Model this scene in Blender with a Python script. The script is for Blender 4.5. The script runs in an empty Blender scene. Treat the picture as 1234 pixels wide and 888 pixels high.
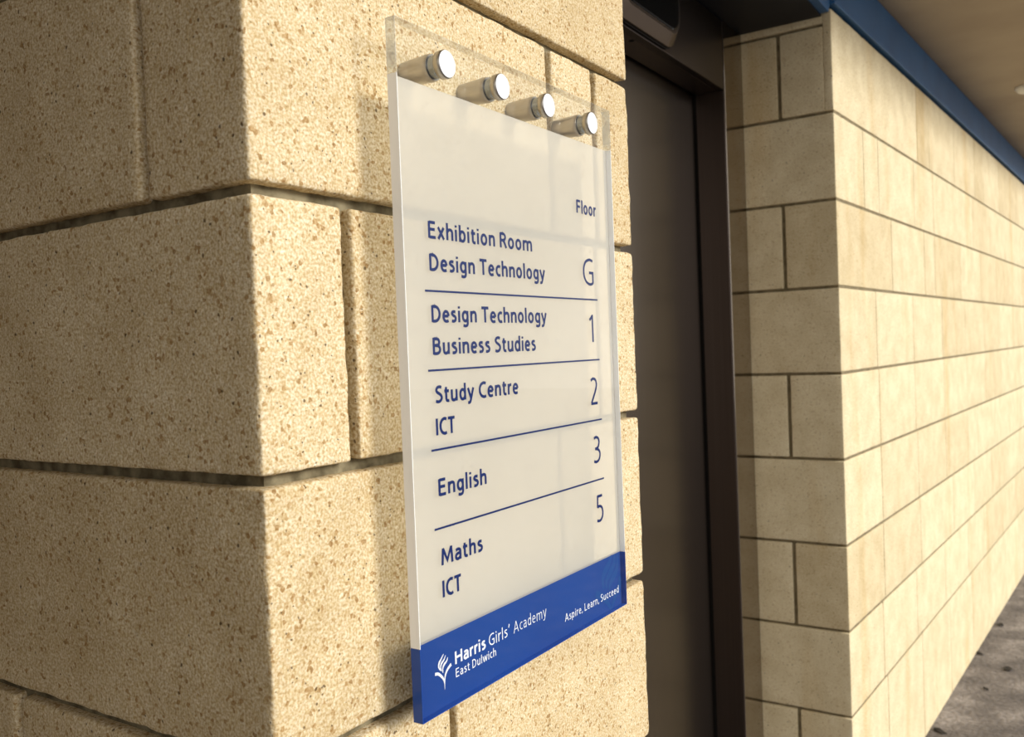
import bpy, bmesh, math, random
from mathutils import Vector, Matrix, noise
random.seed(7)
S = bpy.context.scene
C = bpy.data.collections.new('scene'); S.collection.children.link(C)
Z0 = 1.475                                   # height of the survey datum above the floor

# ------------------------------------------------------------------ camera
cam_d = bpy.data.cameras.new('camera'); cam = bpy.data.objects.new('camera', cam_d); C.objects.link(cam)
right = Vector((0.5479777902, -0.8356056288, -0.0385171972))
up = Vector((0.0389709241, -0.0204936881, 0.9990301676))
fwd = Vector((0.8355845909, 0.5489473944, -0.0213342376))
M = Matrix((right, up, -fwd)).transposed().to_4x4()
M.translation = Vector((-0.4541174, -0.52664718, -0.13062384 + Z0))
cam.matrix_world = M
cam_d.sensor_fit = 'HORIZONTAL'; cam_d.sensor_width = 36; cam_d.lens = 31.2122613
cam_d.clip_start = 0.02; cam_d.clip_end = 200
cam_d.dof.use_dof = True; cam_d.dof.focus_distance = 0.93; cam_d.dof.aperture_fstop = 10
S.camera = cam

# ------------------------------------------------------------------ light
w = bpy.data.worlds.new('world'); S.world = w; w.use_nodes = True
bg = w.node_tree.nodes['Background']; bg.inputs[0].default_value = (1.0, 0.965, 0.91, 1); bg.inputs[1].default_value = 0.82
sd = bpy.data.lights.new('sun', 'SUN'); sun = bpy.data.objects.new('sun', sd); C.objects.link(sun)
sd.energy = 2.75; sd.angle = math.radians(18); sd.color = (1.0, 0.955, 0.88)
sdir = Vector((-0.14, 1.0, -0.38)).normalized()
sun.rotation_euler = sdir.to_track_quat('-Z', 'Y').to_euler(); sun.location = (-1, -6, 4)
S.view_settings.view_transform = 'Standard'; S.view_settings.look = 'None'
S.view_settings.exposure = 0.25; S.view_settings.gamma = 1; S.view_settings.use_curve_mapping = False

# ------------------------------------------------------------------ helpers
ORG = {}
def obj(name, verts, faces, mat, parent=None, origin=None, smooth=False, z0=Z0):
    vs = [Vector((v[0], v[1], v[2] + z0)) for v in verts]
    if origin is None:
        lo = [min(v[i] for v in vs) for i in range(3)]; hi = [max(v[i] for v in vs) for i in range(3)]
        origin = Vector([(a + b) / 2 for a, b in zip(lo, hi)])
    else:
        origin = Vector(origin)
    me = bpy.data.meshes.new(name); me.from_pydata([v - origin for v in vs], [], faces); me.update()
    bm = bmesh.new(); bm.from_mesh(me); bmesh.ops.recalc_face_normals(bm, faces=bm.faces); bm.to_mesh(me); bm.free()
    if smooth:
        for p in me.polygons: p.use_smooth = True
    if mat: me.materials.append(mat)
    o = bpy.data.objects.new(name, me); C.objects.link(o)
    ORG[o.name] = origin
    if parent: o.parent = parent; o.location = origin - ORG[parent.name]
    else: o.location = origin
    return o
def empty(name, loc):
    o = bpy.data.objects.new(name, None); C.objects.link(o); o.empty_display_size = .05
    o.location = Vector(loc); ORG[o.name] = Vector(loc); return o
def tag(o, label=None, cat=None, group=None, kind=None):
    if label: o['label'] = label
    if cat: o['category'] = cat
    if group: o['group'] = group
    if kind: o['kind'] = kind
    return o
def box(x0, x1, y0, y1, z0, z1):
    v = [(x, y, z) for x in (x0, x1) for y in (y0, y1) for z in (z0, z1)]
    f = [(0, 1, 3, 2), (4, 6, 7, 5), (0, 4, 5, 1), (2, 3, 7, 6), (0, 2, 6, 4), (1, 5, 7, 3)]
    return v, f
def merge(*ms):
    V = []; F = []
    for v, f in ms:
        n = len(V); V += list(v); F += [tuple(i + n for i in q) for q in f]
    return V, F
def bevel(o, w_=.002, seg=2):
    m = o.modifiers.new('bevel', 'BEVEL'); m.width = w_; m.segments = seg; m.limit_method = 'ANGLE'
    return o

# ------------------------------------------------------------------ materials
def mat(name):
    m = bpy.data.materials.new(name); m.use_nodes = True
    nt = m.node_tree; return m, nt, nt.nodes['Principled BSDF']
def N(nt, t, **kw):
    n = nt.nodes.new(t)
    for k, v in kw.items():
        if k in n.inputs: n.inputs[k].default_value = v
        else: setattr(n, k, v)
    return n
def ramp(nt, src, stops):
    r = nt.nodes.new('ShaderNodeValToRGB')
    el = r.color_ramp.elements
    while len(el) > 1: el.remove(el[-1])
    for i, (p, c) in enumerate(stops):
        e = el[0] if i == 0 else el.new(p)
        e.position = p; e.color = (*c, 1) if len(c) == 3 else c
    nt.links.new(src, r.inputs[0]); return r
def mix(nt, a, b, f, mode='MIX'):
    m = nt.nodes.new('ShaderNodeMix'); m.data_type = 'RGBA'; m.blend_type = mode
    for s, i in ((f, 0), (a, 6), (b, 7)):
        if hasattr(s, 'links') or hasattr(s, 'is_linked'): nt.links.new(s, m.inputs[i])
        else: m.inputs[i].default_value = s if i == 0 else (*s, 1)
    return m.outputs[2]

def block_mat(name, base, light, dark, pits=1.0, bump=1.0, streaks=0.0, grain=.85):
    """sandy split concrete block: cream matrix, ochre and white grains, brown pores"""
    m, nt, b = mat(name); L = nt.links.new
    geo = N(nt, 'ShaderNodeNewGeometry'); P = geo.outputs['Position']
    n1 = N(nt, 'ShaderNodeTexNoise', Scale=420.0, Detail=3.0); L(P, n1.inputs['Vector'])
    n2 = N(nt, 'ShaderNodeTexNoise', Scale=14.0, Detail=4.0); L(P, n2.inputs['Vector'])
    v1 = N(nt, 'ShaderNodeTexVoronoi', Scale=300.0); L(P, v1.inputs['Vector'])
    g = ramp(nt, n1.outputs[0], [(.30, dark), (.47, base), (.62, light)])
    gr = ramp(nt, v1.outputs['Color'], [(0.0, (.40, .28, .15)), (.13, (.60, .44, .25)), (.2, (.9, .85, .72)), (.8, (1, 1, 1)), (1, (1.18, 1.18, 1.2))])
    c = mix(nt, g.outputs[0], gr.outputs[0], grain, 'MULTIPLY')
    cl = ramp(nt, n2.outputs[0], [(.3, (.86, .80, .70)), (.7, (1.08, 1.06, 1.03))])
    c = mix(nt, c, cl.outputs[0], .7, 'MULTIPLY')
    oi = N(nt, 'ShaderNodeObjectInfo')
    rr = ramp(nt, oi.outputs['Random'], [(0, (.91, .89, .85)), (.5, (1, 1, 1)), (1, (1.04, 1.05, 1.06))])
    c = mix(nt, c, rr.outputs[0], 1.0, 'MULTIPLY')
    # pores: two sizes
    wn = N(nt, 'ShaderNodeTexNoise', Scale=160.0, Detail=2.0); L(P, wn.inputs['Vector'])
    ad = N(nt, 'ShaderNodeVectorMath', operation='MULTIPLY_ADD'); L(wn.outputs['Color'], ad.inputs[0]); ad.inputs[1].default_value = (.004, .004, .004); L(P, ad.inputs[2])
    msk = None
    for sc, th, keep in ((110.0, .17, .12), (230.0, .23, .16), (58.0, .10, .24)):
        v = N(nt, 'ShaderNodeTexVoronoi', Scale=sc); L(ad.outputs[0], v.inputs['Vector'])
        d = ramp(nt, v.outputs['Distance'], [(th * .6, (1, 1, 1)), (th, (0, 0, 0))])
        sp = N(nt, 'ShaderNodeSeparateColor'); L(v.outputs['Color'], sp.inputs[0])
        k = N(nt, 'ShaderNodeMath', operation='LESS_THAN'); L(sp.outputs[0], k.inputs[0]); k.inputs[1].default_value = keep * pits
        mu = N(nt, 'ShaderNodeMath', operation='MULTIPLY'); L(d.outputs[0], mu.inputs[0]); L(k.outputs[0], mu.inputs[1])
        if msk is None: msk = mu.outputs[0]
        else:
            mx = N(nt, 'ShaderNodeMath', operation='MAXIMUM'); L(msk, mx.inputs[0]); L(mu.outputs[0], mx.inputs[1]); msk = mx.outputs[0]
    mf = N(nt, 'ShaderNodeMath', operation='MULTIPLY'); L(msk, mf.inputs[0]); mf.inputs[1].default_value = .82
    c = mix(nt, c, (.10, .055, .02), mf.outputs[0])
    if streaks:
        mp = N(nt, 'ShaderNodeMapping'); L(P, mp.inputs[0]); mp.inputs['Scale'].default_value = (9, 9, 1.3)
        ns = N(nt, 'ShaderNodeTexNoise', Scale=1.0, Detail=4.0); L(mp.outputs[0], ns.inputs['Vector'])
        rs = ramp(nt, ns.outputs[0], [(.56, (1, 1, 1)), (.70, (.86, .74, .55))])
        c = mix(nt, c, rs.outputs[0], streaks, 'MULTIPLY')
    L(c, b.inputs['Base Color']); b.inputs['Roughness'].default_value = .92; b.inputs['Specular IOR Level'].default_value = .2
    n3 = N(nt, 'ShaderNodeTexNoise', Scale=330.0, Detail=4.0); L(P, n3.inputs['Vector'])
    n4 = N(nt, 'ShaderNodeTexNoise', Scale=75.0, Detail=2.0); L(P, n4.inputs['Vector'])
    h = N(nt, 'ShaderNodeMath', operation='MULTIPLY_ADD'); L(msk, h.inputs[0]); h.inputs[1].default_value = -.8; L(n3.outputs[0], h.inputs[2])
    h2 = N(nt, 'ShaderNodeMath', operation='MULTIPLY_ADD'); L(n4.outputs[0], h2.inputs[0]); h2.inputs[1].default_value = .25; L(h.outputs[0], h2.inputs[2])
    bp = N(nt, 'ShaderNodeBump', Distance=.0013 * bump, Strength=.8); L(h2.outputs[0], bp.inputs['Height']); L(bp.outputs[0], b.inputs['Normal'])
    return m
M_block = block_mat('sandy_block', (.68, .565, .37), (.84, .765, .60), (.49, .36, .195))
M_block_far = block_mat('pale_block', (.75, .665, .47), (.82, .75, .565), (.66, .55, .355), pits=.4, bump=.9, streaks=.5, grain=.4)
def noisy(name, c0, c1, scale, rough=.9, bump=.001, detail=5.0, spec=.2, lo=.35, hi=.65):
    m, nt, b = mat(name); L = nt.links.new
    geo = N(nt, 'ShaderNodeNewGeometry')
    n = N(nt, 'ShaderNodeTexNoise', Scale=scale, Detail=detail); L(geo.outputs['Position'], n.inputs['Vector'])
    r = ramp(nt, n.outputs[0], [(lo, c0), (hi, c1)]); L(r.outputs[0], b.inputs['Base Color'])
    b.inputs['Roughness'].default_value = rough; b.inputs['Specular IOR Level'].default_value = spec
    if bump:
        bp = N(nt, 'ShaderNodeBump', Distance=bump, Strength=.8); L(n.outputs[0], bp.inputs['Height']); L(bp.outputs[0], b.inputs['Normal'])
    return m
M_mortar = noisy('weathered_mortar', (.10, .082, .048), (.27, .235, .15), 60, bump=.002)
M_mortar_far = noisy('pale_mortar', (.17, .14, .085), (.27, .225, .14), 60)
M_ceiling = noisy('painted_soffit', (.36, .29, .215), (.42, .345, .255), 3, bump=0, rough=.8)
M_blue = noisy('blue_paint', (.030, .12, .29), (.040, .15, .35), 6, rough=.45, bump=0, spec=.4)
M_navy = noisy('dark_navy', (.003, .005, .012), (.004, .007, .016), 6, rough=.5, bump=0, spec=.3)  # near-black navy, far darker than the blue fascia
M_dark = noisy('gap_shade_black', (.008, .007, .006), (.012, .01, .009), 20, bump=0)  # near-black for shade painted into gaps; the backplate shares it
def floor_mat():
    m, nt, b = mat('worn_asphalt'); L = nt.links.new
    geo = N(nt, 'ShaderNodeNewGeometry'); P = geo.outputs['Position']
    n = N(nt, 'ShaderNodeTexNoise', Scale=7.0, Detail=8.0); L(P, n.inputs['Vector'])
    r = ramp(nt, n.outputs[0], [(.32, (.10, .088, .085)), (.5, (.17, .15, .14)), (.68, (.30, .27, .255))])
    n2 = N(nt, 'ShaderNodeTexNoise', Scale=60.0, Detail=3.0); L(P, n2.inputs['Vector'])
    r2 = ramp(nt, n2.outputs[0], [(.35, (.6, .6, .6)), (.65, (1.2, 1.2, 1.2))])
    c = mix(nt, r.outputs[0], r2.outputs[0], .7, 'MULTIPLY')
    L(c, b.inputs['Base Color']); b.inputs['Roughness'].default_value = .85
    bp = N(nt, 'ShaderNodeBump', Distance=.01, Strength=.6); L(n2.outputs[0], bp.inputs['Height']); L(bp.outputs[0], b.inputs['Normal'])
    return m
M_floor = floor_mat()
def steel(name, col, rough, vertical=True, aniso=.5, amt=.06):
    m, nt, b = mat(name); L = nt.links.new
    geo = N(nt, 'ShaderNodeNewGeometry')
    mp = N(nt, 'ShaderNodeMapping'); L(geo.outputs['Position'], mp.inputs[0])
    mp.inputs['Scale'].default_value = (260, 260, 1.2) if vertical else (3, 3, 600)
    n = N(nt, 'ShaderNodeTexNoise', Scale=1.0, Detail=3.0); L(mp.outputs[0], n.inputs['Vector'])
    r = ramp(nt, n.outputs[0], [(.3, [k * (1 - amt) for k in col]), (.7, [min(1, k * (1 + amt)) for k in col])])
    L(r.outputs[0], b.inputs['Base Color']); b.inputs['Metallic'].default_value = 1; b.inputs['Roughness'].default_value = rough
    return m
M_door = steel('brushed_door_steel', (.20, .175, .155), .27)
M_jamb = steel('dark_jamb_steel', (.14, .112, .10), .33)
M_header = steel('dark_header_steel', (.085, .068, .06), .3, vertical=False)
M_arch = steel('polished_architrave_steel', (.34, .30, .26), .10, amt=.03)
M_steel = steel('satin_standoff_steel', (.46, .43, .385), .32, vertical=False)
M_trim = steel('bezel_steel', (.25, .21, .18), .25, vertical=False, amt=.02)
def plain(name, col, rough=.5, spec=.5, coat=0):
    m, nt, b = mat(name)
    b.inputs['Base Color'].default_value = (*col, 1); b.inputs['Roughness'].default_value = rough
    b.inputs['Specular IOR Level'].default_value = spec; b.inputs['Coat Weight'].default_value = coat
    return m
def cloudy(name, c0, c1, rough=.4):
    return noisy(name, c0, c1, 5, rough=rough, bump=0, detail=1.0, spec=.3)
def frosted(name, c0, c1, trans, k):
    m = cloudy(name, c0, c1, .45); nt = m.node_tree; L = nt.links.new
    tr = N(nt, 'ShaderNodeBsdfTranslucent'); tr.inputs[0].default_value = (*trans, 1)
    ms = N(nt, 'ShaderNodeMixShader'); ms.inputs[0].default_value = k
    L(nt.nodes['Principled BSDF'].outputs[0], ms.inputs[1]); L(tr.outputs[0], ms.inputs[2])
    tp = N(nt, 'ShaderNodeBsdfTransparent'); m3 = N(nt, 'ShaderNodeMixShader'); m3.inputs[0].default_value = .48   # frosting is not fully opaque: per face
    L(ms.outputs[0], m3.inputs[1]); L(tp.outputs[0], m3.inputs[2]); L(m3.outputs[0], nt.nodes['Material Output'].inputs[0])
    return m
M_print = frosted('frosted_print', (.83, .84, .82), (.90, .91, .89), (.95, .95, .93), .44)
M_band = cloudy('blue_print', (.001, .038, .23), (.001, .046, .26), .7)
M_white_edge = cloudy('piped_light_edge', (.92, .95, 1.0), (.95, .97, 1.0), .25)  # near-white stands in for light piped out through the acrylic edges
M_blue_edge = cloudy('blue_acrylic_edge', (.008, .05, .30), (.015, .09, .42), .2)
M_ink = plain('navy_lettering', (.002, .018, .12), .6, .15)
M_paper = plain('white_lettering', (.82, .86, .95), .5)
M_tint = plain('mid_blue_emblem', (.006, .062, .26), .6, .2)
M_cap = plain('cap_sky_sheen', (.84, .88, .96), .35)  # near-white painted on the steel cap face as its sky reflection
M_black_glass = plain('black_glass', (.003, .003, .003), .12, .15)
M_collar = steel('collar_refraction_tint', (.34, .38, .44), .25, vertical=False)  # steel tinted blue-grey to imitate acrylic refracted round the collar
M_white_plastic = plain('white_plastic', (.75, .72, .66), .4)
M_debris = noisy('dark_debris', (.010, .009, .009), (.03, .025, .022), 40, rough=.6, bump=0)
def clear(name, tint, haze=0.0, ior=1.49):
    """thin-sheet acrylic: lets light straight through, mirrors by Fresnel"""
    m = bpy.data.materials.new(name); m.use_nodes = True; nt = m.node_tree; L = nt.links.new
    nt.nodes.remove(nt.nodes['Principled BSDF']); out = nt.nodes['Material Output']
    t = N(nt, 'ShaderNodeBsdfTransparent'); t.inputs[0].default_value = (*tint, 1)
    g = N(nt, 'ShaderNodeBsdfGlossy', Roughness=.02); fr = N(nt, 'ShaderNodeFresnel', IOR=ior)
    bf = N(nt, 'ShaderNodeNewGeometry'); io = N(nt, 'ShaderNodeMath', operation='MULTIPLY_ADD')   # same mirror strength from both sides of the thin sheet
    L(bf.outputs['Backfacing'], io.inputs[0]); io.inputs[1].default_value = 1 / ior - ior; io.inputs[2].default_value = ior; L(io.outputs[0], fr.inputs['IOR'])
    a = t.outputs[0]
    if haze:
        d = N(nt, 'ShaderNodeBsdfDiffuse'); d.inputs[0].default_value = (.75, .78, .8, 1)
        n = N(nt, 'ShaderNodeTexNoise', Scale=45.0, Detail=2.0); geo = N(nt, 'ShaderNodeNewGeometry'); L(geo.outputs['Position'], n.inputs['Vector'])
        r = ramp(nt, n.outputs[0], [(.35, (haze * .35,) * 3), (.65, (min(1, haze * 1.5),) * 3)])
        ms = N(nt, 'ShaderNodeMixShader'); L(r.outputs[0], ms.inputs[0]); L(a, ms.inputs[1]); L(d.outputs[0], ms.inputs[2]); a = ms.outputs[0]
    m2 = N(nt, 'ShaderNodeMixShader'); L(fr.outputs[0], m2.inputs[0]); L(a, m2.inputs[1]); L(g.outputs[0], m2.inputs[2])
    L(m2.outputs[0], out.inputs[0]); return m
M_clear = clear('clear_acrylic', (.97, .975, .97), ior=1.33)
M_clear_edge = clear('clear_acrylic_edge', (.93, .94, .93), haze=.28)

# ------------------------------------------------------------------ masonry
def axis(n_len, r, step):
    k = max(1, round((n_len - 2 * r) / step))
    a = [0, r * .35, r] + [r + (n_len - 2 * r) * i / k for i in range(1, k)] + [n_len - r, n_len - r * .35, n_len]
    return a
def block(parent, quad, z0, z1, step=.009, r=.004, rough=.0006, m=None, seed=None):
    """rounded, slightly eroded masonry block; quad = 4 plan corners (a,b,c,d): a->b runs along the face, a->d goes in"""
    seed = random.random() * 50 if seed is None else seed
    A, B, Cc, D = [Vector((*q, 0)) for q in quad]
    lx = (B - A).length; ly = (D - A).length; lz = z1 - z0
    ax, ay, az = axis(lx, r, step), axis(ly, r, step), axis(lz, r, step)
    idx = {}; V = []; F = []
    def vert(i, j, k):
        key = (i, j, k)
        if key in idx: return idx[key]
        p = Vector((ax[i], ay[j], az[k]))
        rr = r * (.55 + .75 * max(0, noise.noise(p * 38 + Vector((seed, 0, 0))) + .45)) if rough else r
        q = Vector((min(max(p.x, rr), lx - rr), min(max(p.y, rr), ly - rr), min(max(p.z, rr), lz - rr)))
        d = p - q
        nrm = d.normalized() if d.length > 1e-9 else Vector((0, 0, 0))
        pp = q + nrm * min(d.length, rr)
        if rough: pp += nrm * rough * (noise.noise(p * 130 + Vector((seed, 3, 9))) + .7 * noise.noise(p * 30 + Vector((0, seed, 1))))
        u, v = pp.x / lx, pp.y / ly
        w_ = A.lerp(B, u).lerp(D.lerp(Cc, u), v)
        idx[key] = len(V); V.append((w_.x, w_.y, z0 + pp.z)); return idx[key]
    nx, ny, nz = len(ax) - 1, len(ay) - 1, len(az) - 1
    for i in range(nx):
        for k in range(nz):
            for j in (0, ny): F.append((vert(i, j, k), vert(i + 1, j, k), vert(i + 1, j, k + 1), vert(i, j, k + 1)))
    for j in range(ny):
        for k in range(nz):
            for i in (0, nx): F.append((vert(i, j, k), vert(i, j + 1, k), vert(i, j + 1, k + 1), vert(i, j, k + 1)))
    for i in range(nx):
        for j in range(ny):
            for k in (0, nz): F.append((vert(i, j, k), vert(i + 1, j, k), vert(i + 1, j + 1, k), vert(i, j + 1, k)))
    return obj('block', V, F, m or M_block, parent, smooth=True)

P = .225; G = .005                                   # course height, half a joint
floor_v, floor_f = box(-12, 25, -25, 6, -.12, 0)
floor_o = obj('floor', floor_v, floor_f, M_floor, z0=0); tag(floor_o, kind='structure', label='worn dark grey asphalt floor beside the pale block wall')

wb = obj('wall_back_blocker', *box(-1.7, .2, 2.2, 2.4, -1.475, .868), noisy('blocker_brown', (.20, .15, .09), (.25, .19, .12), 8, bump=0)); tag(wb, kind='structure')  # added out of view: closes off light behind the pier's left face
ws = obj('wall_side_blocker', *box(-1.7, -1.4, -.1, 2.2, -1.475, .868), wb.data.materials[0]); tag(ws, kind='structure')  # unseen dark wall added so light fades along the pier's left face
# near pier
WP = .6585
wl = obj('wall_left', *merge(box(.012, WP - .009, .0135, .30, -1.475, 1.1), box(.012, .30, .30, 2.2, -1.475, 1.1)), M_mortar)
tag(wl, kind='structure', label='near sandy blockwork pier with dark recessed joints behind the sign')
def rect(x0, x1, y0, y1): return [(x0, y0), (x1, y0), (x1, y1), (x0, y1)]
def wall_left_course(k, q):                         # q: list of plan rectangles, k: course between level k-1 and k (levels count down)
    zt = -(k - 1) * P - G; zb = -k * P + G
    zb = max(zb, -1.475)
    if zt - zb < .02: return
    near = -1 <= k <= 3
    for (x0, x1, y0, y1) in q:
        block(wl, rect(x0, x1, y0, y1), zb, zt, step=.0085 if near else .03, r=.0042, rough=.0008 if near else 0)
A_ = [(0, .096, 0, .44), (.1075, .547, 0, .1), (.557, WP, 0, .29), (0, .1, .45, .89), (0, .1, .9, 1.34), (0, .1, 1.35, 1.79), (0, .1, 1.8, 2.2)]
B_ = [(0, .445, 0, .126), (.457, .5555, 0, .1), (.5675, WP, 0, .29), (0, .1, .136, .576), (0, .1, .586, 1.026), (0, .1, 1.036, 1.476), (0, .1, 1.486, 2.2)]
C_ = [(0, .44, 0, .44), (.45, WP, 0, .29), (0, .1, .45, .89), (0, .1, .9, 1.34), (0, .1, 1.35, 1.79), (0, .1, 1.8, 2.2)]
D_ = [(0, .217, 0, .368), (.227, WP, 0, .29), (0, .1, .378, .818), (0, .1, .828, 1.268), (0, .1, 1.278, 1.718), (0, .1, 1.728, 2.2)]
for k, q in {-4: D_, -3: A_, -2: B_, -1: D_, 0: B_, 1: A_, 2: C_, 3: D_, 4: A_, 5: C_, 6: B_}.items():
    wall_left_course(k, q)

# right wall: yawed 3.5 degrees about its near corner
XR, YR, TH = 1.9307, .0213, -.0615
TOPW = .712
t_ = Vector((math.cos(TH), math.sin(TH))); n_ = Vector((-math.sin(TH), math.cos(TH)))
def W(t, d):
    v = Vector((XR, YR)) + t_ * t + n_ * d
    return (v.x, v.y)
LEN = 9.0
core = [W(.008, .003), W(LEN, .003), W(LEN, .30), (XR + .0085, .55)]
cv = [(x, y, z) for z in (-1.475, TOPW) for x, y in core]
wr = obj('wall_right', cv, [(0, 1, 2, 3), (4, 5, 6, 7), (0, 1, 5, 4), (1, 2, 6, 5), (2, 3, 7, 6), (3, 0, 4, 7)], M_mortar_far)
tag(wr, kind='structure', label='long pale blockwork wall beyond the lift doorway')
REV = .262
def right_course(k, joints, split):
    zt = -(k - 1) * P - .0038; zb = -k * P + .0038
    if k == -3: zt = TOPW
    zf = TOPW if k == -2 else zt                     # the top front course runs up past the reveal joint
    if k == 6: zb = -1.475
    g = .0024
    # corner block fills the reveal (or half of it)
    dep = .133 if split else REV
    j0 = joints[0]
    x1, y1 = W(j0 - g, 0)
    bx, by = W(j0 - g, dep)
    fr_ = 0
    if k <= -2:
        fr_ = .022
        if k == -2: block(wr, [(XR, YR), (x1, y1), W(j0 - g, fr_), (XR, YR + fr_)], zb, zf, step=.02, r=.0028, rough=.0005, m=M_block_far)
        if k == -3: x1, y1 = XR + .1, YR; bx, by = XR + .1, YR + dep
        else: x1, y1 = W(j0 - g, 0)
    block(wr, [(XR, YR + fr_), (x1, y1 + fr_), (bx, by), (XR, YR + dep)], zb, zt, step=.02, r=.0028, rough=.0005, m=M_block_far)
    if split:
        block(wr, [(XR, YR + .143), (XR + .1, YR + .143), (XR + .1, YR + REV), (XR, YR + REV)], zb, zt, step=.02, r=.0028, rough=.0005, m=M_block_far)
    if k == -3: return
    js = list(joints)
    while js[-1] < LEN - .5: js.append(js[-1] + .445 + random.choice((0, 0, 0, -.22)))
    for a, b in zip(js, js[1:]):
        stp = .06 if a < 4.2 else .2
        block(wr, [W(a + g, 0), W(b - g, 0), W(b - g, .1), W(a + g, .1)], zb, zf, step=stp, r=.0016, rough=.0003 if a < 2 else 0, m=M_block_far)
right_course(-3, [.53, .97, 1.41, 1.9, 2.3], False)
right_course(-2, [.927, 1.115, 1.56, 2.0], True)
right_course(-1, [.263, .417, .86, 1.155, 1.93, 2.37], False)
right_course(0, [.548, .99, 1.155, 1.64, 2.08], True)
right_course(1, [.35, .80, 1.25, 1.70, 2.15, 2.59], False)
right_course(2, [.36, .80, 1.265, 1.71], True)
right_course(3, [.36, .815, 1.26, 1.70], False)
right_course(4, [.36, .825, 1.37, 1.81], True)
right_course(5, [.33, .745, 1.19, 1.64], False)
right_course(6, [.36, .80, 1.25], True)

# ------------------------------------------------------------------ lift doorway (setting)
YA = .257
dr = empty('door_1', (1.30, .30, 0)); tag(dr, kind='structure', label='brushed steel lift doorway recessed between the two block walls')
XA = 1.788; ZH = .517
def bobj(name, b, m, par, bv=.0015, **kw):
    o = obj(name, *b, m, par, **kw)
    if bv: bevel(o, bv, 2)
    return o
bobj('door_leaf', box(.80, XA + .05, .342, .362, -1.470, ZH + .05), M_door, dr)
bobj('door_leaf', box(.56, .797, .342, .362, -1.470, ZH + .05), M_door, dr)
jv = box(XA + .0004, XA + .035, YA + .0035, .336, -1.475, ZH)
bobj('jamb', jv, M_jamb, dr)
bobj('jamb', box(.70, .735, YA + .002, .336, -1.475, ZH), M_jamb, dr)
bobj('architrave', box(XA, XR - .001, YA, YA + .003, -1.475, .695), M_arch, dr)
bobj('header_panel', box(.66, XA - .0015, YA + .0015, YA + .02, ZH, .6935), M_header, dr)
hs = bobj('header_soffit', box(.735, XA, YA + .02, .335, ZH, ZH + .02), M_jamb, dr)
import math as _m
kv = []; kf = []
for i in range(16):
    a = 2 * _m.pi * i / 16; kv += [(1.294 + .006 * _m.cos(a), .285 + .006 * _m.sin(a), ZH - .0008), (1.294 + .006 * _m.cos(a), .285 + .006 * _m.sin(a), ZH + .004)]
kf = [(2 * i, (2 * i + 2) % 32, (2 * i + 3) % 32, 2 * i + 1) for i in range(16)] + [tuple(range(0, 32, 2)), tuple(range(1, 32, 2))]
obj('keyhole', kv, kf, M_dark, hs)
bobj('door_sill', box(.735, XA, YA, .342, -1.475, -1.466), M_jamb, dr)
obj('shadow_gap', *merge(box(.67, XR, .364, .372, -1.475, .695), box(XA + .002, XA + .034, .336, .3418, -1.475, ZH + .02)), M_dark, dr)  # solid near-black boxes stand in for shade in the door gaps

# ------------------------------------------------------------------ beams, ceiling
tb = obj('trim_1', *merge(box(WP - .3, XR - .001, .045, YA + .012, .6965, .862)), M_navy); tag(tb, kind='structure', label='navy underside of the lintel over the lift recess')
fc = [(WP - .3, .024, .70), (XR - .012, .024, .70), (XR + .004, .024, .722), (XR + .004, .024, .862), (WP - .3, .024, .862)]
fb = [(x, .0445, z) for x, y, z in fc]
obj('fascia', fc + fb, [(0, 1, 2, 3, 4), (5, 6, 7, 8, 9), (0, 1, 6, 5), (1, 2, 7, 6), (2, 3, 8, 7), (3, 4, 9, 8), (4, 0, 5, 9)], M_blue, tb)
def wbox(t0, t1, d0, d1, z0, z1):
    v = [(*W(t, d), z) for t in (t0, t1) for d in (d0, d1) for z in (z0, z1)]
    return v, [(0, 1, 3, 2), (4, 6, 7, 5), (0, 4, 5, 1), (2, 3, 7, 6), (0, 2, 6, 4), (1, 5, 7, 3)]
bm_ = obj('steel_beam', *merge(wbox(.005, LEN, .012, .25, TOPW + .003, TOPW + .016)), M_dark)  # near-black strip painted as the shaded gap between wall top and beam
tag(bm_, 'long blue painted steel beam running along the top of the pale block wall', 'beam')
w1 = obj('web', *wbox(.005, LEN, -.002, .24, TOPW + .016, .866), M_blue, bm_); bevel(w1, .003)
w2 = obj('lower_flange', *wbox(.005, LEN, -.010, .011, TOPW + .012, TOPW + .022), M_blue, bm_); bevel(w2, .002)
ceil = obj('ceiling', *box(-2.4, 14, -.62, 2.4, .868, .95), M_ceiling); tag(ceil, kind='structure', label='flat beige soffit above the walkway')

# ceiling detector at the right edge
def lathe(cx, cy, prof, seg=32, axis_='z'):
    V = []; F = []
    for i in range(seg):
        a = 2 * math.pi * i / seg
        for r, h in prof:
            if axis_ == 'z': V.append((cx + r * math.cos(a), cy + r * math.sin(a), h))
            else: V.append((cx + r * math.cos(a), h, cy + r * math.sin(a)))
    n = len(prof)
    for i in range(seg):
        for j in range(n - 1):
            a, b = i * n + j, ((i + 1) % seg) * n + j
            F.append((a, b, b + 1, a + 1))
    F.append(tuple(i * n for i in range(seg))); F.append(tuple(i * n + n - 1 for i in range(seg)))
    return V, F
dx, dy = 3.80, -.315
det = obj('smoke_detector', *lathe(dx, dy, [(.044, .868), (.044, .860), (.038, .852), (.030, .845), (.018, .841), (.004, .840)]), M_white_plastic, smooth=True)
tag(det, 'small round white fitting on the beige ceiling at the right edge', 'ceiling fitting')

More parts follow.
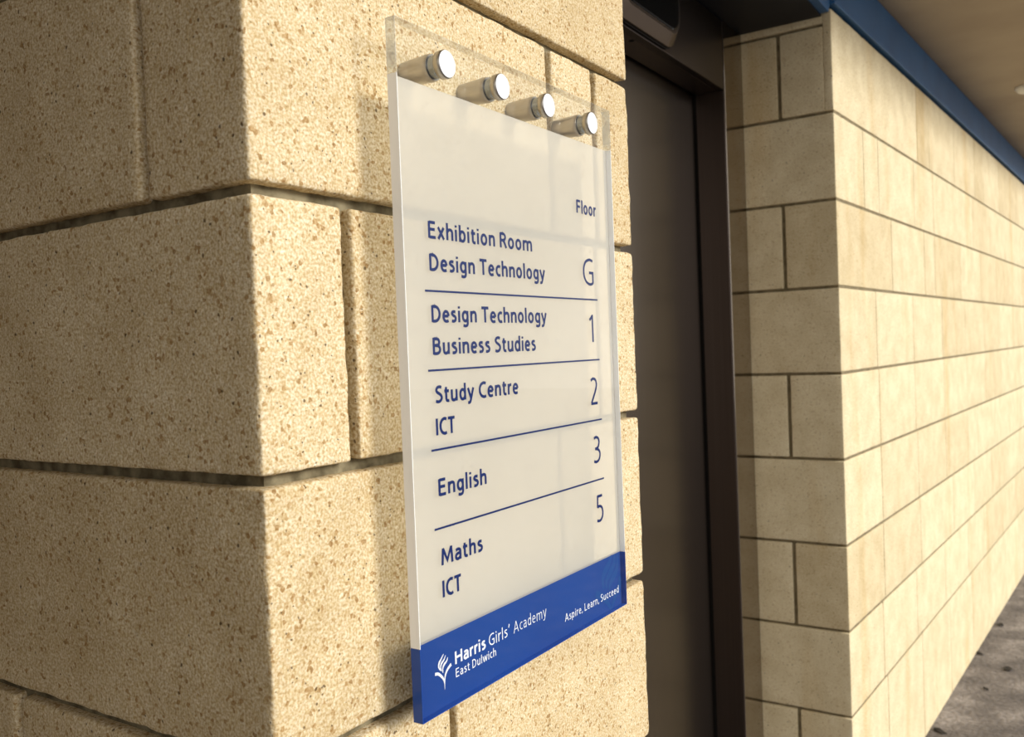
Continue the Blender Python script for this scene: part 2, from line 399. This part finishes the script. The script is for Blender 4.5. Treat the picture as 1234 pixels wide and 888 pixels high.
# ------------------------------------------------------------------ lift indicator on the header
def rrect(x0, x1, z0, z1, r, seg=8):
    pts = []
    for cx, cz, a0 in ((x1 - r, z1 - r, 0), (x0 + r, z1 - r, 90), (x0 + r, z0 + r, 180), (x1 - r, z0 + r, 270)):
        for i in range(seg + 1):
            a = math.radians(a0 + 90 * i / seg); pts.append((cx + r * math.cos(a), cz + r * math.sin(a)))
    return pts
def rings(layers):                                   # (x0,x1,z0,z1,r,y)
    V = []; F = []; n = None
    for (x0, x1, z0, z1, r, y) in layers:
        p = rrect(x0, x1, z0, z1, r); n = len(p); V += [(a, y, c) for a, c in p]
    for l in range(len(layers) - 1):
        for i in range(n):
            a = l * n + i; b = l * n + (i + 1) % n
            F.append((a, b, b + n, a + n))
    F.append(tuple(range(n))); F.append(tuple(range((len(layers) - 1) * n, len(layers) * n)))
    return V, F
li = empty('lift_indicator', (1.28, YA, .60 + Z0)); tag(li, 'black rounded lift floor indicator with steel bezel above the lift door', 'lift indicator')
x0, x1, z0, z1 = 1.120, 1.452, .524, .684
obj('backplate', *rings([(x0 - .003, x1 + .003, z0 - .003, z1 + .003, .058, YA + .001), (x0 - .003, x1 + .003, z0 - .003, z1 + .003, .058, YA - .004)]), M_dark, li)
bz = obj('bezel', *rings([(x0, x1, z0, z1, .055, YA - .004), (x0, x1, z0, z1, .055, YA - .010), (x0 + .022, x1 - .022, z0 + .022, z1 - .022, .045, YA - .028), (x0 + .030, x1 - .030, z0 + .030, z1 - .030, .04, YA - .028), (x0 + .030, x1 - .030, z0 + .030, z1 - .030, .04, YA - .020)]), M_trim, li)
obj('display_glass', *rings([(x0 + .029, x1 - .029, z0 + .029, z1 - .029, .041, YA - .0285), (x0 + .032, x1 - .032, z0 + .032, z1 - .032, .038, YA - .0300)]), M_black_glass, li)

# ------------------------------------------------------------------ the directory sign
SX0, SX1 = .1265, .5230; SZ0, SZ1 = -.4480, .1540
YF, YB = -.0405, -.0300; YP = -.0338                  # front face, back face, printed layer as seen through the sheet
PT, BT = .1065, -.3835                                # top of the frosted print, top of the blue band
sg = empty('directory_sign', ((SX0 + SX1) / 2, YF, SZ0 + Z0))
tag(sg, 'clear and frosted acrylic floor directory with blue lettering on four steel standoffs', 'sign')
t = .0007
fs = obj('front_sheet', [(SX0, YF, SZ0), (SX1, YF, SZ0), (SX1, YF, SZ1), (SX0, YF, SZ1)], [(0, 1, 2, 3)], M_clear, sg)
obj('back_sheet', [(SX0, YB, PT), (SX1, YB, PT), (SX1, YB, SZ1), (SX0, YB, SZ1)], [(0, 1, 2, 3)], M_clear, sg)
ins = .0004
obj('frosted_panel', *box(SX0 + t, SX1 - t, YP, YB, BT, PT), M_print, sg)
obj('blue_band', *box(SX0 + t, SX1 - t, YP, YB, SZ0 + t, BT), M_band, sg)
def edge(name, b, m, lab=None):
    o = obj(name, *b, m, sg)
    if lab: o['label'] = lab
    return o
e0, e1 = YF + .0002, YB
edge('edge_strip', box(SX0, SX0 + t, e0, e1, BT, PT), M_white_edge, 'acrylic edge coloured near-white for piped light')
edge('edge_strip', box(SX1 - t, SX1, e0, e1, BT, PT), M_white_edge)
edge('edge_strip', box(SX0, SX0 + t, e0, e1, SZ0, BT), M_blue_edge, 'blue polished edge')
edge('edge_strip', box(SX1 - t, SX1, e0, e1, SZ0, BT), M_blue_edge, 'blue polished edge')
edge('edge_strip', box(SX0 + t, SX1 - t, e0, e1, SZ0, SZ0 + t), M_blue_edge, 'blue bottom edge')
edge('edge_strip', box(SX0, SX0 + t, e0, e1, PT, SZ1), M_clear_edge, 'clear polished edge')
edge('edge_strip', box(SX1 - t, SX1, e0, e1, PT, SZ1), M_clear_edge, 'clear polished edge')
edge('edge_strip', box(SX0 + t, SX1 - t, e0, e1, SZ1 - t, SZ1), clear('clear_acrylic_top_edge', (.95, .95, .94), haze=.05), 'clear top edge')

def arc(cx, cy, rx, ry, a0, a1, n=22):
    return [(cx + rx * math.cos(math.radians(a0 + (a1 - a0) * i / n)), cy + ry * math.sin(math.radians(a0 + (a1 - a0) * i / n))) for i in range(n + 1)]
def spl(*P_, n=7):
    P_ = [Vector(p) for p in P_]; P_ = [P_[0] * 2 - P_[1]] + P_ + [P_[-1] * 2 - P_[-2]]; out = []
    for k in range(len(P_) - 3):
        a, b, c, d = P_[k:k + 4]
        for i in range(n + (k == len(P_) - 4)):
            u = i / n
            out.append(tuple(.5 * ((2 * b) + (c - a) * u + (2 * a - 5 * b + 4 * c - d) * u * u + (3 * b - a - 3 * c + d) * u ** 3)))
    return out
h_ = .08; X_ = .72
ARCH = [(h_, .42)] + spl((.09, .50), (.16, .61), (.27, .65), (.37, .60), (.405, .46)) + [(.405, 0)]
SL = [(.32, .625), (.22, .655), (.12, .625), (.085, .525), (.15, .435), (.27, .355), (.325, .24), (.285, .115), (.17, .062), (.06, .085)]
GL = {   # stroke centre lines on a cap height of 1; (advance, strokes)
 'E': (.50, [[(h_, 0), (h_, 1)], [(h_, .94), (.46, .94)], [(h_, .53), (.43, .53)], [(h_, .06), (.47, .06)]]),
 'F': (.48, [[(h_, 0), (h_, 1)], [(h_, .94), (.46, .94)], [(h_, .50), (.42, .50)]]),
 'H': (.64, [[(h_, 0), (h_, 1)], [(.56, 0), (.56, 1)], [(h_, .53), (.56, .53)]]),
 'I': (.16, [[(h_, 0), (h_, 1)]]),
 'T': (.52, [[(0, .94), (.52, .94)], [(.26, 0), (.26, 1)]]),
 'L': (.44, [[(h_, 0), (h_, 1)], [(h_, .06), (.44, .06)]]),
 'D': (.60, [[(h_, 0), (h_, 1)], [(h_, .94), (.22, .94)] + arc(.22, .5, .31, .44, 90, -90) + [(h_, .06)]]),
 'B': (.54, [[(h_, 0), (h_, 1)], [(h_, .94), (.26, .94)] + arc(.26, .74, .17, .20, 90, -90) + [(h_, .54)], [(h_, .54), (.26, .54)] + arc(.26, .30, .21, .24, 90, -90) + [(h_, .06)]]),
 'R': (.54, [[(h_, 0), (h_, 1)], [(h_, .94), (.24, .94)] + arc(.24, .72, .20, .22, 90, -90) + [(h_, .50)], [(.24, .50), (.34, .40), (.50, 0)]]),
 'C': (.54, [spl((.54, .90), (.44, .94), (.34, .94), (.20, .86), (.10, .68), (.08, .50), (.10, .32), (.20, .14), (.34, .06), (.44, .06), (.54, .10))]),
 'G': (.62, [spl((.57, .90), (.47, .94), (.36, .94), (.20, .86), (.10, .68), (.08, .50), (.10, .32), (.20, .14), (.36, .055), (.47, .06), (.56, .10)), [(.56, .08), (.56, .48)], [(.36, .47), (.60, .47)]]),
 'S': (.48, [spl((.42, .90), (.29, .945), (.15, .90), (.085, .76), (.14, .63), (.28, .52), (.39, .40), (.41, .24), (.32, .10), (.18, .055), (.04, .10))]),
 'A': (.60, [[(.03, 0), (.30, 1)], [(.30, 1), (.57, 0)], [(.12, .33), (.48, .33)]]),
 'M': (.78, [[(.07, 0), (.13, 1)], [(.13, .98), (.39, .22), (.65, .98)], [(.65, 1), (.71, 0)]]),
 '1': (.36, [[(.26, 0), (.26, 1)], [(.27, .97), (.03, .80)]]),
 '2': (.48, [spl((.05, .89), (.20, .955), (.36, .90), (.42, .74), (.37, .56), (.24, .34), (.06, .06)), [(.03, .045), (.47, .045)]]),
 '3': (.48, [spl((.07, .92), (.22, .955), (.36, .89), (.40, .75), (.34, .60), (.22, .535), (.13, .53)), spl((.13, .53), (.30, .50), (.42, .40), (.43, .24), (.35, .10), (.19, .045), (.04, .085))]),
 '5': (.48, [[(.43, .955), (.11, .955)], [(.12, .99), (.10, .54)], spl((.10, .555), (.22, .585), (.36, .53), (.43, .38), (.42, .21), (.32, .08), (.18, .045), (.04, .075))]),
 'a': (.44, [spl((.07, .60), (.18, .655), (.30, .63), (.36, .53), (.365, .40)) + [(.365, 0)], spl((.365, .405), (.22, .395), (.10, .32), (.075, .19), (.13, .08), (.23, .065), (.32, .12), (.365, .22))]),
 'b': (.48, [[(h_, 0), (h_, 1.05)], arc(.245, .355, .165, .30, 0, 360)]),
 'c': (.38, [spl((.37, .62), (.27, .655), (.15, .60), (.085, .46), (.08, .34), (.11, .19), (.19, .08), (.28, .06), (.37, .09))]),
 'd': (.48, [[(.40, 0), (.40, 1.05)], arc(.235, .355, .165, .30, 0, 360)]),
 'e': (.46, [[(.08, .375), (.40, .375)] , arc(.24, .355, .165, .30, 3, 270) + spl((.27, .055), (.33, .065), (.40, .10))]),
 'g': (.48, [arc(.235, .37, .165, .285, 0, 360), [(.40, .72), (.40, -.02)] + spl((.40, -.06), (.36, -.18), (.24, -.225), (.09, -.19))]),
 'h': (.48, [[(h_, 0), (h_, 1.05)], ARCH]),
 'i': (.16, [[(h_, 0), (h_, X_)], [(h_, .85), (h_, .99)]]),
 'l': (.16, [[(h_, 0), (h_, 1.05)]]),
 'm': (.80, [[(h_, 0), (h_, X_)], ARCH, [(x + .325, y) for x, y in ARCH]]),
 'n': (.48, [[(h_, 0), (h_, X_)], ARCH]),
 'o': (.50, [arc(.25, .36, .175, .30, 0, 360, 30)]),
 'p': (.48, [[(h_, -.27), (h_, X_)], arc(.245, .36, .165, .30, 0, 360)]),
 'r': (.30, [[(h_, 0), (h_, X_)], [(h_, .40)] + spl((.09, .48), (.15, .60), (.24, .65), (.31, .65))]),
 's': (.38, [spl(*SL)]),
 't': (.32, [[(.13, .90), (.13, .24)] + spl((.13, .20), (.17, .09), (.25, .06), (.32, .07)), [(.01, .66), (.31, .66)]]),
 'u': (.48, [[(h_, X_), (h_, .26)] + spl((.08, .22), (.12, .10), (.22, .06), (.33, .12), (.39, .24)), [(.40, 0), (.40, X_)]]),
 'w': (.68, [[(.03, .72), (.18, 0)], [(.18, .02), (.34, .70)], [(.34, .70), (.50, .02)], [(.50, 0), (.65, .72)]]),
 'x': (.44, [[(.04, .72), (.40, 0)], [(.40, .72), (.04, 0)]]),
 'y': (.44, [[(.03, .72), (.23, .03)], [(.41, .72), (.23, .02)] + spl((.22, -.02), (.17, -.16), (.10, -.21), (.01, -.20))]),
 ',': (.14, [[(.12, .13), (.03, -.13)]]),
 '\u2019': (.14, [[(.12, 1.03), (.04, .74)]]),
}
def text(s, x0, base, cap, x1, m, name='lettering', weight=.17, label=None, y=None):
    """flat cut vinyl lettering set on its measured cap height and width"""
    pen = 0; st = []; gap = .10
    for ch in s:
        if ch == ' ': pen += .25; continue
        adv, ss = GL[ch]
        st += [[(x + pen, z) for x, z in q] for q in ss]; pen += adv + gap
    hw = weight * cap / 2
    lo = min(x for q in st for x, z in q); hi = max(x for q in st for x, z in q)
    k = (x1 - x0 - 2 * hw * .8) / (hi - lo)
    V = []; F = []; y_0 = YP - .0002
    for n_s, q in enumerate(st):
        yy = y_0 - (n_s % 4) * .00003
        q = [Vector((x0 + hw * .8 + (x - lo) * k, base + z * cap)) for x, z in q]
        for i, p in enumerate(q):
            a = q[max(i - 1, 0)]; b = q[min(i + 1, len(q) - 1)]
            if (q[0] - q[-1]).length < 1e-7 and i in (0, len(q) - 1): a, b = q[-2], q[1]
            tg = (b - a).normalized(); nn = Vector((-tg.y, tg.x))
            c = hw
            if 0 < i < len(q) - 1:
                t1 = (p - q[i - 1]).normalized(); c = hw / max(.5, abs(Vector((-t1.y, t1.x)).dot(nn)))
            nn = Vector((nn.x * .92, nn.y * .80)) * c
            V += [(p.x + nn.x, yy, p.y + nn.y), (p.x - nn.x, yy, p.y - nn.y)]
            if i: n = len(V); F.append((n - 4, n - 3, n - 1, n - 2))
    o = obj(name, V, F, m, sg)
    if label: o['label'] = label
    return o
TX = .1688
for s, b, x1_ in (('Exhibition Room', -.0285, .3430), ('Design Technology', -.0575, .3675), ('Design Technology', -.1035, .3675), ('Business Studies', -.1325, .3430),
                  ('Study Centre', -.1757, .3060), ('ICT', -.2047, .1980), ('English', -.2590, .2435), ('Maths', -.3215, .2330), ('ICT', -.3503, .1980)):
    text(s, TX, b, .0150, x1_, M_ink, weight=.235)
text('Floor', .4430, .0232, .0148, .4915, M_ink, weight=.235)
for s, x0_, x1_, b in (('G', .4533, .4800, -.0595), ('1', .4630, .4735, -.1255), ('2', .4597, .4792, -.1990), ('3', .4617, .4800, -.2680), ('5', .4640, .4818, -.3380)):
    text(s, x0_, b, .0320, x1_, M_ink, 'numeral', weight=.125)
for zz in (-.0757, -.1465, -.2175, -.2880):
    obj('rule_line', *box(.1610, .4862, YP - .0003, YP + .0001, zz - .0009, zz + .0009), M_ink, sg)
text('Harris', .1830, -.4152, .0115, .2312, M_paper, weight=.235)
text('Girls\u2019', .2372, -.4152, .0115, .2735, M_paper, weight=.13)
text('Academy', .2805, -.4152, .0115, .3440, M_paper, weight=.095)
text('East Dulwich', .1832, -.4272, .0080, .2480, M_paper, weight=.15)
text('Aspire, Learn, Succeed', .3825, -.4320, .0085, .5140, M_paper, weight=.15)

def ribbon(pts, w0, wm, w1, seg=28):
    """tapered stroke through measured points (Catmull-Rom)"""
    P_ = [Vector(p) for p in pts]; P_ = [P_[0] * 2 - P_[1]] + P_ + [P_[-1] * 2 - P_[-2]]
    out = []
    for i in range(seg + 1):
        s = i / seg * (len(P_) - 3); k = min(int(s), len(P_) - 4); u = s - k
        a, b, c, d = P_[k:k + 4]
        p = .5 * ((2 * b) + (c - a) * u + (2 * a - 5 * b + 4 * c - d) * u * u + (3 * b - a - 3 * c + d) * u ** 3)
        out.append(p)
    V = []; F = []
    for i, p in enumerate(out):
        tg = (out[min(i + 1, seg)] - out[max(i - 1, 0)]).normalized(); nn = Vector((-tg.y, tg.x)); s = i / seg
        wd = w0 + (wm - w0) * min(1, s / .45) if s < .45 else wm + (w1 - wm) * (s - .45) / .55
        V += [tuple(p + nn * wd / 2), tuple(p - nn * wd / 2)]
        if i: F.append((2 * i - 2, 2 * i - 1, 2 * i + 1, 2 * i))
    return V, F
def emblem(strokes, m, lab, dy, ymin=None):
    V = []; F = []
    for st in strokes:
        v, f = ribbon(*st); n = len(V)
        V += [(a, YP - dy - len(V) * 4e-7, c) for a, c in v]; F += [tuple(i + n for i in q) for q in f]
    o = obj('emblem', V, F, m, sg); o['label'] = lab
    return o
s1 = [(.16634, -.40042), (.16229, -.4041), (.15931, -.40691), (.15888, -.41006), (.16110, -.41360)]
s2 = [(.16905, -.40244), (.16678, -.40551), (.1628, -.40802), (.16147, -.41089), (.16270, -.41480)]
s3 = [(.17203, -.40527), (.17047, -.40786), (.16647, -.41014), (.16439, -.41278), (.16435, -.41678)]
lf = [(.15319, -.41451), (.15739, -.41557), (.1617, -.41896), (.16487, -.42285), (.16625, -.42756), (.16606, -.43271)]
rt = [(.17674, -.41295), (.17312, -.41465), (.16946, -.41727), (.16712, -.42123), (.16625, -.42756), (.16606, -.43271)]
emblem([(s1, .0007, .0023, .0012), (s2, .0007, .0021, .0010), (s3, .0007, .0023, .0009), (lf, .0026, .0024, .0002), (rt, .0030, .0022, .0002)],
       M_paper, 'small white emblem of flame strokes over two curved leaves', .0002)
S1 = [(.4985, -.38370), (.49092, -.39252), (.47963, -.39983), (.47422, -.40749), (.47600, -.4185)]
S2 = [(.50600, -.38370), (.50465, -.39469), (.49298, -.40384), (.48363, -.41064), (.4830, -.42021)]
S3 = [(.51427, -.38600), (.51101, -.40345), (.50034, -.41101), (.49185, -.41804), (.49039, -.4236)]
RT = [(.5205, -.41393), (.51766, -.42298), (.50665, -.43263), (.49786, -.44222), (.49343, -.44705)]
LF = [(.45534, -.41965), (.4699, -.42601), (.48175, -.43441), (.48981, -.44373), (.49243, -.44705)]
emblem([(S1, .004, .0095, .004), (S2, .004, .0090, .003), (S3, .003, .0095, .003), (RT, .010, .008, .002), (LF, .009, .008, .002)],
       M_tint, 'large faint lighter blue flame and leaf emblem in the band corner', .00008)

# ------------------------------------------------------------------ standoffs
so0 = None
for i, (sx, cx) in enumerate(((.188, .1875), (.276, .2765), (.364, .3645), (.462, .4620))):
    zc = .1265
    so = empty('standoff', (cx, 0, zc + Z0)); so.parent = sg; so.location = ORG[so.name] - ORG[sg.name]
    if i == 0:
        barrel = obj('barrel', *lathe(cx, zc, [(.0005, .0), (.0108, .0), (.0110, -.0010), (.0122, -.0255), (.0126, -.0285), (.0122, -.0315), (.0118, -.0330), (.0005, -.0330)], 40, 'y'), M_steel, so, smooth=True)
        neck = obj('collar', *lathe(cx, zc, [(.0005, -.0325), (.0104, -.0325), (.0104, -.0410), (.0005, -.0410)], 32, 'y'), M_collar, so, smooth=False)
        cap = obj('cap', *lathe(cx, zc, [(.0005, -.0410), (.0116, -.0410), (.0126, -.0418), (.0127, -.0475), (.0119, -.0487), (.0005, -.0490)], 48, 'y'), M_steel, so, smooth=False)
        cap.data.materials.append(M_cap)
        for p in cap.data.polygons:
            if p.normal.y < -.9: p.material_index = 1
            elif abs(p.normal.y) < .5: p.use_smooth = True
        proto = [(o, o.location.copy()) for o in (barrel, neck, cap)]
        for o in (barrel,):
            o.modifiers.new('split', 'EDGE_SPLIT').split_angle = math.radians(40)
    else:
        for o, l in proto:
            c = o.copy(); C.objects.link(c); c.parent = so; c.location = l

# ------------------------------------------------------------------ dark scraps on the floor, bottom right
def leaf(x, y, s, a):  # flat dark blob with an irregular outline, kind not known
    n = 10; V = [(0, 0, .004)]; F = []
    for i in range(n):
        th = 2 * math.pi * i / n; r = s * (.55 + .45 * random.random())
        u, v = r * math.cos(th) * 1.5, r * math.sin(th) * .7
        V.append((u * math.cos(a) - v * math.sin(a), u * math.sin(a) + v * math.cos(a), .0008 + .006 * random.random()))
    V = [(x + p[0], y + p[1], p[2]) for p in V]
    top = [(0, 1 + i, 1 + (i + 1) % n) for i in range(n)]
    o = obj('floor_scrap', V, top, M_debris, z0=0)
    so_ = o.modifiers.new('thick', 'SOLIDIFY'); so_.thickness = .001; so_.offset = 1
    return o
for (x, y, s_, a, lb) in ((4.111, -.139, .022, .3, 'dark flat scrap on the floor, farthest along beside the wall foot'), (3.664, -.101, .016, 1.0, 'small dark scrap on the floor close to the wall foot'),
                          (3.519, -.212, .026, .1, 'widest dark scrap on the floor, at the frame edge away from the wall'), (3.26, -.159, .013, .6, 'tiny dark scrap on the floor midway along the visible strip'),
                          (2.796, -.060, .022, .9, 'nearest dark scrap on the floor, touching the lower wall foot')):
    tag(leaf(x, y, s_, a), lb, 'debris', 'dark scraps on the asphalt floor')
